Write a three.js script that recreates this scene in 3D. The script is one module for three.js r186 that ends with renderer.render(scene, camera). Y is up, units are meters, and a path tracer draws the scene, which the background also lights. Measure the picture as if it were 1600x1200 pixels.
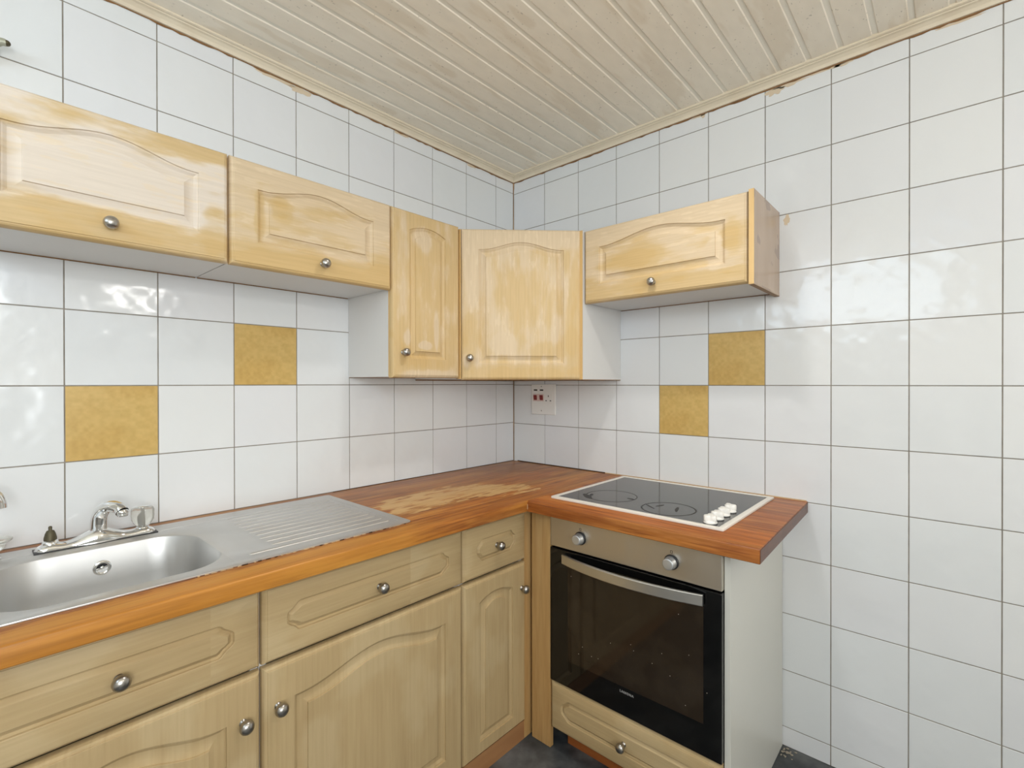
import * as THREE from 'three';
import { RectAreaLightUniformsLib } from 'three/addons/lights/RectAreaLightUniformsLib.js';
import { RoundedBoxGeometry } from 'three/addons/geometries/RoundedBoxGeometry.js';
import { mergeGeometries, toCreasedNormals } from 'three/addons/utils/BufferGeometryUtils.js';
import { FontLoader } from 'three/addons/loaders/FontLoader.js';
import { TextGeometry } from 'three/addons/geometries/TextGeometry.js';
import { Brush, Evaluator, SUBTRACTION } from 'three-bvh-csg';

// ------------------------------------------------------------------ camera, light, exposure
// World: the room's corner stands on x = 0, z = 0; the left wall is z = 0 (running to -x), the right wall x = 0 (running to +z).
const scene = new THREE.Scene();
const camera = new THREE.PerspectiveCamera(2 * Math.atan(600 / 764.15) * 180 / Math.PI, 4 / 3, 0.05, 30);
camera.rotation.order = 'YXZ';
camera.position.set(-1.8931, 1.2635, 1.7058);
camera.rotation.set(-0.0036, -0.83859, -0.0013);
camera.setViewOffset(1600, 1200, -3.7, -1.9, 1600, 1200);
scene.add(camera);
const renderer = new THREE.WebGLRenderer({ antialias: true });
renderer.toneMapping = THREE.LinearToneMapping;
renderer.toneMappingExposure = 0.705;
renderer.shadowMap.enabled = true;
renderer.shadowMap.type = THREE.PCFSoftShadowMap;
scene.background = new THREE.Color(0.5, 0.56, 0.64);
RectAreaLightUniformsLib.init();

const ROOM = { x0: -2.95, z1: 3.15, h: 2.334 };
// daylight through two frosted windows: one in the wall opposite the oven, one in the wall behind the camera
const WIN = { a0: 0.35, a1: 1.75, y0: 1.7, y1: 2.26 }, WIN2 = { a0: -2.88, a1: -1.78, y0: 0.95, y1: 2.1 };
function daylight(name, w, at, to, color, radiance) {
  const l = new THREE.RectAreaLight(color, radiance, w.a1 - w.a0 - 0.14, w.y1 - w.y0 - 0.14); l.name = name;
  l.position.set(...at); l.lookAt(...to); scene.add(l);
}
const DAY = new THREE.Color(0.7, 0.86, 1.0), DAY2 = new THREE.Color(0.92, 0.97, 1.0);
const mid = (w) => [(w.a0 + w.a1) / 2, (w.y0 + w.y1) / 2];
daylight('window_daylight', WIN, [ROOM.x0 + 0.012, mid(WIN)[1], mid(WIN)[0]], [0, mid(WIN)[1], mid(WIN)[0]], DAY, 5.2);
daylight('rear_window_daylight', WIN2, [mid(WIN2)[0], mid(WIN2)[1], ROOM.z1 - 0.012], [mid(WIN2)[0], mid(WIN2)[1], 0], DAY2, 15);
const LAMP = { x: -0.85, z: 1.09 };                                  // downlight let into the ceiling just above the frame
const PENDANT = { x: -1.13, y: 1.93, z: 2.5, cd: 0.65 };              // two-globe pendant behind the camera; its glints show on the left wall
const LAMP_CD = 3.3, LAMP_COLOR = new THREE.Color(1.0, 0.98, 0.94);

// ------------------------------------------------------------------ small helpers
const used = new Map();
function numbered(n) { const k = used.get(n) || 0; used.set(n, k + 1); return k ? `${n}_${String(k).padStart(3, '0')}` : n; }
function thing(name, label, category, pos = [0, 0, 0], turn = 0, group) {
  const o = new THREE.Group(); o.name = numbered(name); o.position.set(...pos); o.rotation.y = turn;
  o.userData = { label, category }; if (group) o.userData.group = group;
  scene.add(o); return o;
}
function part(name, geo, mat, parent, pos, label) {
  const m = new THREE.Mesh(geo, mat); m.name = name; if (pos) m.position.set(...pos);
  m.castShadow = m.receiveShadow = true; if (label) m.userData.label = label;
  (parent || scene).add(m); return m;
}
function structure(name, geo, mat, pos) { const m = part(name, geo, mat, scene, pos); m.userData.kind = 'structure'; return m; }
function box(w, h, d, cx, cy, cz, r = 0, s = 2) {
  const g = r ? new RoundedBoxGeometry(w, h, d, s, r) : new THREE.BoxGeometry(w, h, d);
  g.translate(cx, cy, cz); return g;
}
function span(x0, x1, y0, y1, z0, z1, r = 0) { return box(x1 - x0, y1 - y0, z1 - z0, (x0 + x1) / 2, (y0 + y1) / 2, (z0 + z1) / 2, r); }
// uv in metres, chosen by the way each face points
function metreUV(g, along = 'x', off = [0, 0]) {
  const q = g.index ? g.toNonIndexed() : g; const p = q.attributes.position, n = q.attributes.normal, uv = new Float32Array(p.count * 2);
  for (let i = 0; i < p.count; i += 3) {
    let nx = 0, ny = 0, nz = 0; for (let k = 0; k < 3; k++) { nx += Math.abs(n.getX(i + k)); ny += Math.abs(n.getY(i + k)); nz += Math.abs(n.getZ(i + k)); }
    for (let k = 0; k < 3; k++) {
      const x = p.getX(i + k), y = p.getY(i + k), z = p.getZ(i + k); let u, v;
      if (ny >= nx && ny >= nz) [u, v] = along === 'z' ? [z, x] : [x, z];
      else if (nz >= nx) [u, v] = along === 'y' ? [y, x] : [x, y];
      else [u, v] = along === 'y' ? [y, z] : [z, y];
      uv[(i + k) * 2] = u + off[0]; uv[(i + k) * 2 + 1] = v + off[1];
    }
  }
  q.setAttribute('uv', new THREE.BufferAttribute(uv, 2)); return q;
}
function merged(list) {
  return mergeGeometries(list.map((g) => { const q = g.index ? g.toNonIndexed() : g; for (const k of Object.keys(q.attributes)) if (!['position', 'normal', 'uv'].includes(k)) q.deleteAttribute(k); return q; }));
}
function lathe(pts, seg = 28) { return new THREE.LatheGeometry(pts.map((p) => new THREE.Vector2(p[0], p[1])), seg); }

// seeded noise
let seedState = 12345;
function rnd() { seedState = (Math.imul(seedState, 1664525) + 1013904223) >>> 0; return seedState / 4294967296; }
function hash(x, y, s) { let h = Math.imul(x, 374761393) ^ Math.imul(y, 668265263) ^ Math.imul(s, 2147483647 - 5); h = Math.imul(h ^ (h >>> 13), 1274126177); return ((h ^ (h >>> 16)) >>> 0) / 4294967296; }
function vnoise(x, y, s) {
  const ix = Math.floor(x), iy = Math.floor(y), fx = x - ix, fy = y - iy, u = fx * fx * (3 - 2 * fx), v = fy * fy * (3 - 2 * fy);
  const a = hash(ix, iy, s), b = hash(ix + 1, iy, s), c = hash(ix, iy + 1, s), d = hash(ix + 1, iy + 1, s);
  return a + (b - a) * u + (c - a) * v + (a - b - c + d) * u * v;
}
function fbm(x, y, s, oct = 4) { let t = 0, a = 0.5, n = 0; for (let i = 0; i < oct; i++) { t += a * vnoise(x, y, s + i * 17); n += a; a *= 0.5; x *= 2.03; y *= 2.03; } return t / n; }
const sstep = (a, b, x) => { const t = Math.min(1, Math.max(0, (x - a) / (b - a))); return t * t * (3 - 2 * t); };
const mix3 = (a, b, t) => [a[0] + (b[0] - a[0]) * t, a[1] + (b[1] - a[1]) * t, a[2] + (b[2] - a[2]) * t];
function texture(w, h, fn, color = true, wrap = true) {
  const d = new Uint8Array(w * h * 4);
  for (let j = 0; j < h; j++) for (let i = 0; i < w; i++) {
    const c = fn((i + 0.5) / w, (j + 0.5) / h), o = (j * w + i) * 4;
    if (typeof c === 'number') { d[o] = d[o + 1] = d[o + 2] = Math.max(0, Math.min(255, c * 255)); } else for (let k = 0; k < 3; k++) d[o + k] = Math.max(0, Math.min(255, c[k]));
    d[o + 3] = 255;
  }
  const t = new THREE.DataTexture(d, w, h, THREE.RGBAFormat); t.magFilter = t.minFilter = THREE.LinearFilter;
  t.wrapS = t.wrapT = wrap ? THREE.RepeatWrapping : THREE.ClampToEdgeWrapping;
  if (color) t.colorSpace = THREE.SRGBColorSpace; t.needsUpdate = true; return t;
}
const std = (o) => new THREE.MeshStandardMaterial(o);
const phys = (o) => new THREE.MeshPhysicalMaterial(o);

// ------------------------------------------------------------------ materials
const tileBump = texture(512, 512, (u, v) => 0.62 * fbm(u * 6, v * 6, 3, 2) + 0.38 * fbm(u * 17, v * 17, 9, 2), false);
const tileMats = [[226, 227, 228], [224, 226, 227], [227, 228, 228], [225, 226, 228]].map((c, i) => {
  const t = tileBump.clone(); t.repeat.set(1.4, 1.4); t.offset.set(i * 0.31, i * 0.17); t.needsUpdate = true;
  return phys({ color: new THREE.Color(`rgb(${c})`), roughness: 0.135, bumpMap: t, bumpScale: 0.0042, specularIntensity: 1 });
});
const goldMap = texture(512, 512, (u, v) => { const n = fbm(u * 9, v * 9, 31, 4), f = fbm(u * 90, v * 90, 32, 2); return mix3([199, 163, 92], [204, 171, 102], sstep(0.3, 0.7, n)).map((c) => c + (f - 0.5) * 18); });
const goldMat = phys({ map: goldMap, roughness: 0.33, bumpMap: tileBump, bumpScale: 0.0008 });
const groutMap = texture(256, 256, (u, v) => { const n = fbm(u * 40, v * 40, 41, 3); return mix3([128, 121, 112], [160, 152, 141], n); });
const groutMat = std({ map: groutMap, roughness: 0.95 });
const plasterMat = std({ color: new THREE.Color('rgb(226,224,218)'), roughness: 0.85 });
const dirtMap = texture(512, 128, (u, v) => { const n = fbm(u * 40, v * 10, 51, 4); return mix3([96, 66, 38], [170, 128, 84], n); });
const smearMat = std({ color: new THREE.Color('rgb(214,196,170)'), roughness: 0.8 });
const cornerSealMat = std({ map: texture(512, 32, (u, v) => mix3([176, 148, 112], [136, 92, 52], sstep(0.45, 0.7, fbm(u * 14, v * 2, 701, 4)))), roughness: 0.8 });
const grimeMat = std({ map: dirtMap, roughness: 0.9 });
const ceilMap = (seed) => texture(1024, 96, (u, v) => {
  const n = fbm(u * 9, v * 1.2, seed, 3), g = fbm(u * 60, v * 5, seed + 3, 3), sp = vnoise(u * 420, v * 22, seed + 9), st = fbm(u * 14 + 3, v * 2, seed + 6, 4);
  let c = mix3([244, 232, 213], [247, 237, 220], n); c = mix3(c, [226, 209, 184], 0.4 * sstep(0.56, 0.7, st));
  c = c.map((x) => x + (g - 0.5) * 8); if (sp > 0.955) c = mix3(c, [130, 118, 100], 0.4); return c;
});
const ceilMats = [61, 71, 81, 91].map((s) => std({ map: ceilMap(s), roughness: 0.62 }));
const ceilBack = std({ color: new THREE.Color('rgb(244,237,222)'), roughness: 0.7 });
const covingMap = texture(1024, 64, (u, v) => { const n = fbm(u * 16, v * 0.4, 101, 4), s = fbm(u * 50, v * 0.7, 104, 3); return mix3([228, 214, 190], [214, 196, 168], sstep(0.5, 0.68, n) * 0.4 * sstep(0.4, 0.6, s)); });
const covingMat = std({ map: covingMap, roughness: 0.6 });
const floorMap = texture(1024, 1024, (u, v) => { const n = fbm(u * 9, v * 9, 111, 5), m = fbm(u * 34, v * 34, 117, 4), w = fbm(u * 5 + 2, v * 5, 121, 4); let c = mix3([58, 61, 64], [98, 99, 99], sstep(0.3, 0.72, n)); c = mix3(c, [82, 74, 66], 0.5 * sstep(0.55, 0.7, w)); return c.map((x) => x + (m - 0.5) * 40); });
const floorMat = std({ map: floorMap, roughness: 0.5 });

// lacquered ash doors: rosy worn lacquer over yellower wood, the border of the wear frayed along the grain
const YEL = [206, 178, 131], ROSE = [214, 192, 160], PALE = [224, 211, 196];
function doorMaterial(w, h, seed, horizontal, patches, tone = 0, rosy = ROSE) {
  const W = Math.round(w * 900), H = Math.round(h * 900);
  const map = texture(W, H, (u, v) => {
    const x = u * w, y = v * h, a = horizontal ? y : x, b = horizontal ? x : y;
    let t = 0.5 + tone;
    for (const [px, py, rx, ry, k] of patches) { const dx = (u - px) / rx, dy = (v - py) / ry, q = Math.exp(-((dx * dx + dy * dy) ** 2)); t += k * q; }
    t += (fbm(a * 46, b * 13, seed, 5) - 0.5) * 0.75 + (fbm(a * 13, b * 8, seed + 5, 4) - 0.5) * 0.5;
    const fine = fbm(a * 260, b * 9, seed + 11, 3), fleck = fbm(a * 120, b * 22, seed + 21, 3);
    let c = mix3(rosy, YEL, sstep(0.26, 0.74, t)); c = mix3(c, [204, 170, 112], 0.5 * sstep(0.82, 1.05, t)); c = mix3(c, [228, 208, 178], 0.4 * sstep(0.6, 0.72, fleck) * sstep(0.7, 0.4, t));
    return c.map((z) => z + (fine - 0.5) * 13);
  }, true, false);
  return phys({ map, roughness: 0.55, specularIntensity: 0.7 });
}
const edgeMap = texture(512, 512, (u, v) => { const n = fbm(u * 30, v * 3, 141, 4); return mix3([206, 166, 104], [224, 190, 134], n); });
const doorEdgeMat = std({ map: edgeMap, roughness: 0.5 });
const lowerMap = texture(1024, 1024, (u, v) => {
  const n = fbm(u * 26, v * 4, 151, 4), m = fbm(u * 7, v * 5, 155, 4), f = fbm(u * 240, v * 9, 159, 3);
  let c = mix3([190, 166, 124], [177, 152, 111], n); c = mix3(c, [195, 174, 136], 0.55 * sstep(0.52, 0.68, m)); return c.map((z) => z + (f - 0.5) * 11);
});
const lowerMat = phys({ map: lowerMap, roughness: 0.55, specularIntensity: 0.7 });
const oakMap = texture(512, 1024, (u, v) => { const n = fbm(u * 46, v * 4, 161, 4), m = fbm(u * 12, v * 2, 165, 3), f = fbm(u * 200, v * 14, 167, 2); let c = mix3([196, 158, 104], [174, 134, 82], n); c = mix3(c, [205, 172, 122], 0.5 * sstep(0.5, 0.7, m)); return c.map((z) => z + (f - 0.5) * 14); });
const oakMat = std({ map: oakMap, roughness: 0.5 });
const plinthMap = texture(1024, 256, (u, v) => { const n = fbm(u * 6, v * 34, 171, 4); return mix3([150, 104, 66], [178, 132, 88], n); });
const plinthMat = std({ map: plinthMap, roughness: 0.55 });
const redPlinthMap = texture(1024, 256, (u, v) => { const n = fbm(u * 6, v * 34, 175, 4); return mix3([140, 76, 32], [172, 100, 46], n); });
const redPlinthMat = std({ map: redPlinthMap, roughness: 0.5 });
const endMap = texture(512, 512, (u, v) => { const n = fbm(u * 26, v * 4, 181, 4), m = fbm(u * 8, v * 5, 185, 4), s = fbm(u * 20, v * 22, 187, 3); let c = mix3([188, 164, 142], [174, 150, 126], n); c = mix3(c, [150, 130, 116], 0.6 * sstep(0.62, 0.7, s)); return c.map((z) => z + (m - 0.5) * 16); });
const endPanelMat = phys({ map: endMap, roughness: 0.2 });
const melamine = std({ color: new THREE.Color('rgb(222,220,217)'), roughness: 0.4 });
const melamineEdge = std({ color: new THREE.Color('rgb(150,120,88)'), roughness: 0.6 });
const pewter = std({ color: new THREE.Color(0.42, 0.4, 0.37), metalness: 1, roughness: 0.3 });
const chrome = std({ color: new THREE.Color(0.78, 0.78, 0.77), metalness: 1, roughness: 0.07 });
const steelMap = texture(512, 512, (u, v) => 0.5 * fbm(u * 5, v * 5, 201, 4) + 0.5 * fbm(u * 30, v * 30, 205, 3), false);
const steelRough = texture(512, 512, (u, v) => 0.55 + 0.3 * fbm(u * 6, v * 6, 211, 4) + 0.15 * fbm(u * 40, v * 6, 215, 3), false);
const steel = std({ color: new THREE.Color(0.63, 0.625, 0.615), metalness: 1, roughness: 0.55, roughnessMap: steelRough, bumpMap: steelMap, bumpScale: 0.0004 });
const brushed = std({ color: new THREE.Color(0.66, 0.61, 0.54), metalness: 1, roughness: 0.5, roughnessMap: steelRough });
const satin = std({ color: new THREE.Color(0.66, 0.65, 0.63), metalness: 1, roughness: 0.36 });
const silverKnob = std({ color: new THREE.Color(0.62, 0.63, 0.64), metalness: 0.8, roughness: 0.42 });
const blackGlass = phys({ color: new THREE.Color(0.004, 0.004, 0.004), roughness: 0.05 });
const specksReflectionMap = texture(1024, 768, (u, v) => { const s = vnoise(u * 230, v * 170, 221), m = fbm(u * 6, v * 4, 225, 4), lo = sstep(0.75, 0.1, v); let c = mix3([43, 34, 25], [50, 41, 31], sstep(0.4, 0.7, m)); if (s > 0.984 - 0.012 * lo * m * 2) c = mix3(c, [120, 100, 76], 0.55); return c; });  // base brown lifted to carry the cabinet door reflection; specks are crumbs
const ovenGlass = phys({ map: specksReflectionMap, roughness: 0.05, specularIntensity: 1 });
const blackPlastic = std({ color: new THREE.Color(0.02, 0.02, 0.022), roughness: 0.4 });
const whitePlastic = phys({ color: new THREE.Color(0.82, 0.8, 0.76), roughness: 0.3 });
const hobWhite = phys({ color: new THREE.Color(0.8, 0.76, 0.69), roughness: 0.3 });
const hobMap = texture(1024, 1024, (u, v) => { const n = fbm(u * 8, v * 8, 231, 4), f = fbm(u * 160, v * 160, 233, 2); return mix3([40, 40, 40], [62, 60, 57], n).map((z) => z + (f - 0.5) * 22); });
const hobGlass = phys({ map: hobMap, roughness: 0.1 });
const hobPrint = std({ color: new THREE.Color(0.008, 0.008, 0.008), roughness: 0.45 });
const acrylic = phys({ color: new THREE.Color(0.93, 0.92, 0.87), roughness: 0.12, transmission: 0.75, thickness: 0.02, ior: 1.49 });
const brass = std({ color: new THREE.Color(0.1, 0.085, 0.05), metalness: 0.6, roughness: 0.5 });
const sealant = std({ color: new THREE.Color('rgb(196,168,130)'), roughness: 0.7 });
const darkSealant = std({ color: new THREE.Color('rgb(70,46,28)'), roughness: 0.8 });
const redPlastic = phys({ color: new THREE.Color(0.22, 0.012, 0.01), roughness: 0.3 });
const darkHole = std({ color: new THREE.Color(0.03, 0.018, 0.01), roughness: 0.7 });
const oliveMetal = std({ color: new THREE.Color(0.42, 0.42, 0.33), metalness: 0.3, roughness: 0.45 });

// ------------------------------------------------------------------ the room
const ROW0 = 1.255, PW = 0.2, PH = 0.198, GAP = 0.0027;
function tileGeo(w, h) { return metreUV(new RoundedBoxGeometry(w, h, 0.006, 1, 0.0011), 'x', [w * 3, h]); }
const tileCache = new Map();
function tileOf(w, h) { const k = w.toFixed(4) + h.toFixed(4); if (!tileCache.has(k)) tileCache.set(k, tileGeo(w, h)); return tileCache.get(k); }
function tileWall(wall, us, vs, place, turn, gold, skip) {
  for (let i = 0; i + 1 < us.length; i++) for (let j = 0; j + 1 < vs.length; j++) {
    const w = us[i + 1] - us[i] - GAP, h = vs[j + 1] - vs[j] - GAP, cu = (us[i] + us[i + 1]) / 2, cv = (vs[j] + vs[j + 1]) / 2;
    if (skip && skip(cu, cv)) continue;
    const isGold = gold.some(([a, b]) => Math.abs(a - cu) < 0.09 && Math.abs(b - cv) < 0.09);
    const m = part('tile', tileOf(w, h), isGold ? goldMat : tileMats[Math.floor(rnd() * 4)], wall, place(cu, cv), isGold ? 'plain mustard gold tile' : undefined);
    m.rotation.order = 'YXZ';
    m.rotation.set((rnd() - 0.5) * 0.006, turn + (rnd() - 0.5) * 0.006, 0);
  }
}
const rowLines = [0]; for (let k = -6; k <= 5; k++) rowLines.push(ROW0 + k * PH); rowLines.push(ROOM.h);
const wallLeft = structure('wall_left', metreUV(span(ROOM.x0 - 0.12, 0.12, 0, ROOM.h + 0.12, -0.12, -0.0016)), groutMat);
const leftLines = []; for (let k = 10; k >= 0; k--) leftLines.push(-(0.1308 + k * PW)); leftLines.push(-0.003);
tileWall(wallLeft, leftLines, rowLines.slice(3).map((y) => y + (y < ROOM.h ? 0.004 : 0)), (u, v) => [u, v, -0.003], 0, [[-1.231, 1.36], [-1.631, 1.16]]);
const wallRight = structure('wall_right', metreUV(span(0.0016, 0.12, 0, ROOM.h + 0.12, -0.0016, ROOM.z1 + 0.12)), groutMat);
const rightLines = [0.001]; for (let k = 0; k <= 11; k++) rightLines.push(0.2048 + k * PW);
tileWall(wallRight, rightLines, rowLines, (u, v) => [0.003, v, u], -Math.PI / 2, [[1.105, 1.354], [0.905, 1.156]]);
part('plaster', span(ROOM.x0, -2.1312, 0, ROOM.h, -0.004, 0.0), plasterMat, wallLeft);
part('plaster', span(0.0, 0.004, 0, ROOM.h, 2.406, ROOM.z1), plasterMat, wallRight);
{
  const verts = [], idx = [], uv = [], N = 90; for (let i = 0; i <= N; i++) { const y = 0.87 + 1.44 * i / N, a = 0.0012 + 0.0028 * fbm(y * 22, 1, 711, 3) + (y > 2.25 ? 0.006 * (y - 2.25) / 0.05 * fbm(y * 60, 4, 713, 2) : 0); verts.push(-a, y, 0.0004, -0.0004, y, 0.0012, -0.0004, y, a); uv.push(y, 0, y, 0.5, y, 1); if (i) { const b = i * 3; for (const k of [0, 1]) idx.push(b - 3 + k, b - 2 + k, b + 1 + k, b - 3 + k, b + 1 + k, b + k); } }
  const g = new THREE.BufferGeometry(); g.setAttribute('position', new THREE.Float32BufferAttribute(verts, 3)); g.setAttribute('uv', new THREE.Float32BufferAttribute(uv, 2)); g.setIndex(idx); g.computeVertexNormals();
  part('corner_sealant', g, cornerSealMat, wallLeft, undefined, 'tan rust-stained corner sealant');
  // paint and plaster smears left on the tiles below the moulding
  const smear = (wall, turn, u, v, w, h, sd, mat) => { const s2 = new THREE.Shape(); for (let i = 0; i <= 40; i++) { const a = i / 40 * Math.PI * 2, k = 0.35 + 1.2 * fbm(3 + Math.cos(a) * 2.4, 3 + Math.sin(a) * 2.4, sd, 4); const px = Math.cos(a) * w * k, py = Math.sin(a) * h * k; i ? s2.lineTo(px, py) : s2.moveTo(px, py); } const m = part('paint_smear', new THREE.ExtrudeGeometry(s2, { depth: 0.0006, bevelEnabled: false }), mat, wall, turn ? [-0.0001, v, u] : [u, v, 0.0001], 'tan paint smear'); m.rotation.y = turn; };
  for (const [u, v, w, h, sd] of [[1.285, 2.296, 0.05, 0.009, 721], [1.235, 2.288, 0.03, 0.012, 723], [1.44, 2.297, 0.03, 0.006, 725], [1.395, 2.298, 0.05, 0.004, 727], [1.72, 2.296, 0.05, 0.004, 729], [0.97, 2.298, 0.03, 0.004, 731], [0.985, 2.296, 0.008, 0.01, 733], [1.275, 1.83, 0.01, 0.02, 735]]) smear(wallRight, -Math.PI / 2, u, v, w, h, sd, smearMat);
  for (const [u, v, w, h, sd] of [[-1.20, 2.296, 0.07, 0.006, 741], [-1.12, 2.29, 0.04, 0.01, 743], [-0.7, 2.297, 0.04, 0.005, 745], [-0.3, 2.296, 0.03, 0.005, 747]]) smear(wallLeft, 0, u, v, w, h, sd, smearMat);
}
// rear wall and window wall, each with a frosted window
{
  const wz0 = ROOM.z1, wz1 = ROOM.z1 + 0.12, x1 = ROOM.x0, x0 = ROOM.x0 - 0.12;
  structure('wall_rear', merged([span(x0, 0.12, 0, WIN2.y0, wz0, wz1), span(x0, 0.12, WIN2.y1, ROOM.h + 0.12, wz0, wz1), span(x0, WIN2.a0, WIN2.y0, WIN2.y1, wz0, wz1), span(WIN2.a1, 0.12, WIN2.y0, WIN2.y1, wz0, wz1)]), plasterMat);
  structure('wall_window', merged([span(x0, x1, 0, WIN.y0, -0.12, wz1), span(x0, x1, WIN.y1, ROOM.h + 0.12, -0.12, wz1), span(x0, x1, WIN.y0, WIN.y1, -0.12, WIN.a0), span(x0, x1, WIN.y0, WIN.y1, WIN.a1, wz1)]), plasterMat);
  const frosted = (w, name, color, pos, turn) => {                   // local: x along the wall, z into the room
    const hw = (w.a1 - w.a0) / 2, hh = (w.y1 - w.y0) / 2, f = 0.06;
    const win = structure(name, merged([span(-hw, -hw + f, -hh, hh, -0.09, -0.005, 0.006), span(hw - f, hw, -hh, hh, -0.09, -0.005, 0.006), span(-hw + f, hw - f, -hh, -hh + f, -0.09, -0.005, 0.006), span(-hw + f, hw - f, hh - f, hh, -0.09, -0.005, 0.006)]), whitePlastic, pos); win.rotation.y = turn;
    part('window_pane', span(-hw + f, hw - f, -hh + f, hh - f, -0.06, -0.05), std({ color: 0x222222, emissive: color, emissiveIntensity: 3, roughness: 0.6 }), win);
  };
  frosted(WIN, 'window_1', DAY, [x1, mid(WIN)[1], mid(WIN)[0]], Math.PI / 2);
  frosted(WIN2, 'window_2', DAY2, [mid(WIN2)[0], mid(WIN2)[1], wz0], Math.PI);
}
structure('floor', metreUV(span(ROOM.x0 - 0.12, 0.12, -0.1, 0, -0.12, ROOM.z1 + 1.5)), floorMat);
// tongue and groove ceiling boards, with a paler painted reveal between them
const ceiling = structure('ceiling', span(ROOM.x0 - 0.12, 0.12, ROOM.h, ROOM.h + 0.12, -0.12, ROOM.z1 + 0.12), ceilBack);
{
  const pitch = 0.0885, n = Math.floor(ROOM.z1 / pitch), w = pitch - 0.013, L = -ROOM.x0 - 0.006;
  const sh = new THREE.Shape(); sh.moveTo(-w / 2, 0); sh.lineTo(-w / 2 + 0.003, -0.0028); sh.lineTo(w / 2 - 0.003, -0.0028); sh.lineTo(w / 2, 0);
  const geo = new THREE.ExtrudeGeometry(sh, { depth: L, bevelEnabled: false }).rotateY(-Math.PI / 2).translate(-0.003, 0, 0);   // profile x becomes z, length runs to -x
  const q = metreUV(geo, 'x'); for (let i = 0; i < q.attributes.uv.count; i++) q.attributes.uv.setXY(i, q.attributes.uv.getX(i) / 3, (q.attributes.uv.getY(i) + 0.05) / 0.1);
  for (let k = 0; k < n; k++) { const m = part('ceiling_board', q, ceilMats[k % 4], ceiling, [0, ROOM.h - 0.0002, 0.02 + pitch * (k + 0.5)]); m.position.y += (rnd() - 0.5) * 0.001; }
}
function coving(name, length, turn, pos) {
  const s = new THREE.Shape(); s.moveTo(0, 0.002); s.lineTo(0, -0.028); s.lineTo(0.007, -0.028); s.lineTo(0.0095, -0.023);
  s.bezierCurveTo(0.012, -0.016, 0.018, -0.0115, 0.026, -0.0105); s.lineTo(0.027, -0.0075); s.bezierCurveTo(0.03, -0.0085, 0.034, -0.0085, 0.036, -0.0055); s.lineTo(0.036, 0.002);
  const g = new THREE.ExtrudeGeometry(s, { depth: length, bevelEnabled: false, curveSegments: 8 });
  const q = metreUV(toCreasedNormals(g, 0.5), 'z'); for (let i = 0; i < q.attributes.uv.count; i++) q.attributes.uv.setXY(i, q.attributes.uv.getX(i) / 3, q.attributes.uv.getY(i) * 12);
  const m = structure(name, q, covingMat, pos); m.rotation.y = turn;
  // the brown gap under the moulding, of uneven height
  const verts = [], idx = []; const N = 160; for (let i = 0; i <= N; i++) { const z = length * i / N, e = 0.0022 + 0.006 * Math.max(0, fbm(z * 9, 0.5, name.length + 300, 3) - 0.45) + (fbm(z * 40, 2, 310, 2) > 0.64 ? 0.003 : 0); verts.push(0.0012, -0.0278, z, 0.0012, -0.0278 - e - 0.0015, z); if (i) idx.push(i * 2 - 2, i * 2 - 1, i * 2, i * 2, i * 2 - 1, i * 2 + 1); }
  const gg = new THREE.BufferGeometry(); gg.setAttribute('position', new THREE.Float32BufferAttribute(verts, 3)); gg.setIndex(idx); gg.computeVertexNormals(); const uv = []; for (let i = 0; i <= N; i++) uv.push(i / N * 3, 0, i / N * 3, 1); gg.setAttribute('uv', new THREE.Float32BufferAttribute(uv, 2));
  part('gap_line', gg, grimeMat, m, undefined, 'brown dirty gap line under moulding');
  return m;
}
coving('trim_1', ROOM.z1, Math.PI, [0, ROOM.h - 0.002, ROOM.z1]);         // on the right wall, profile x to -x
coving('trim_2', -ROOM.x0, -Math.PI / 2, [0, ROOM.h - 0.002, 0]);         // on the left wall, profile x to +z

// ------------------------------------------------------------------ panel doors and drawer fronts
function sides(bottom, right, top, left) {                               // four [from..to) runs make one closed ring
  const out = []; for (const s of [bottom, right, top, left]) for (let i = 0; i + 1 < s.length; i++) out.push(s[i]); return out;
}
const run = (a, b, n) => Array.from({ length: n + 1 }, (_, i) => [a[0] + (b[0] - a[0]) * i / n, a[1] + (b[1] - a[1]) * i / n]);
function archRing(l, b, r, t, rise, kind, n) {                           // n: samples on bottom, right, top, left
  const top = run([r, t], [l, t], n[2]).map(([x, y]) => { const k = (x - (l + r) / 2) / ((r - l) / 2); return [x, y + (kind === 'segment' ? rise * (1 - k * k) : rise * (Math.abs(k) > 0.94 ? 0 : 0.5 * (1 + Math.cos(Math.PI * Math.abs(k) / 0.94))))]; });
  return sides(run([l, b], [r, b], n[0]), run([r, b], [r, t], n[1]), top, run([l, t], [l, b], n[3]));
}
function plaqueRing(l, b, r, t, nose, grow, n) {                         // drawer plaque with ogee ends
  const mid = (b + t) / 2, half = (t - b) / 2;
  const end = (x0, dir, up) => { const pts = [], m = n[1]; for (let i = 0; i <= m; i++) { const f = (i / m) * 2 - 1, a = Math.abs(f); let e; if (a > 0.9) e = 0.26 * (1 - a) / 0.1; else if (a > 0.26) { const q = (a - 0.26) / 0.64; e = 0.26 + 0.74 * (1 - q * q * (3 - 2 * q)); } else e = 1; pts.push([x0 + dir * e * nose, mid + f * half]); } return up ? pts : pts.reverse(); };
  const L = l - grow * 0.3, R = r + grow * 0.3;
  return sides(run([L, b], [R, b], n[0]), end(R, 1, true), run([R, t], [L, t], n[2]), end(L, -1, false));
}
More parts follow.
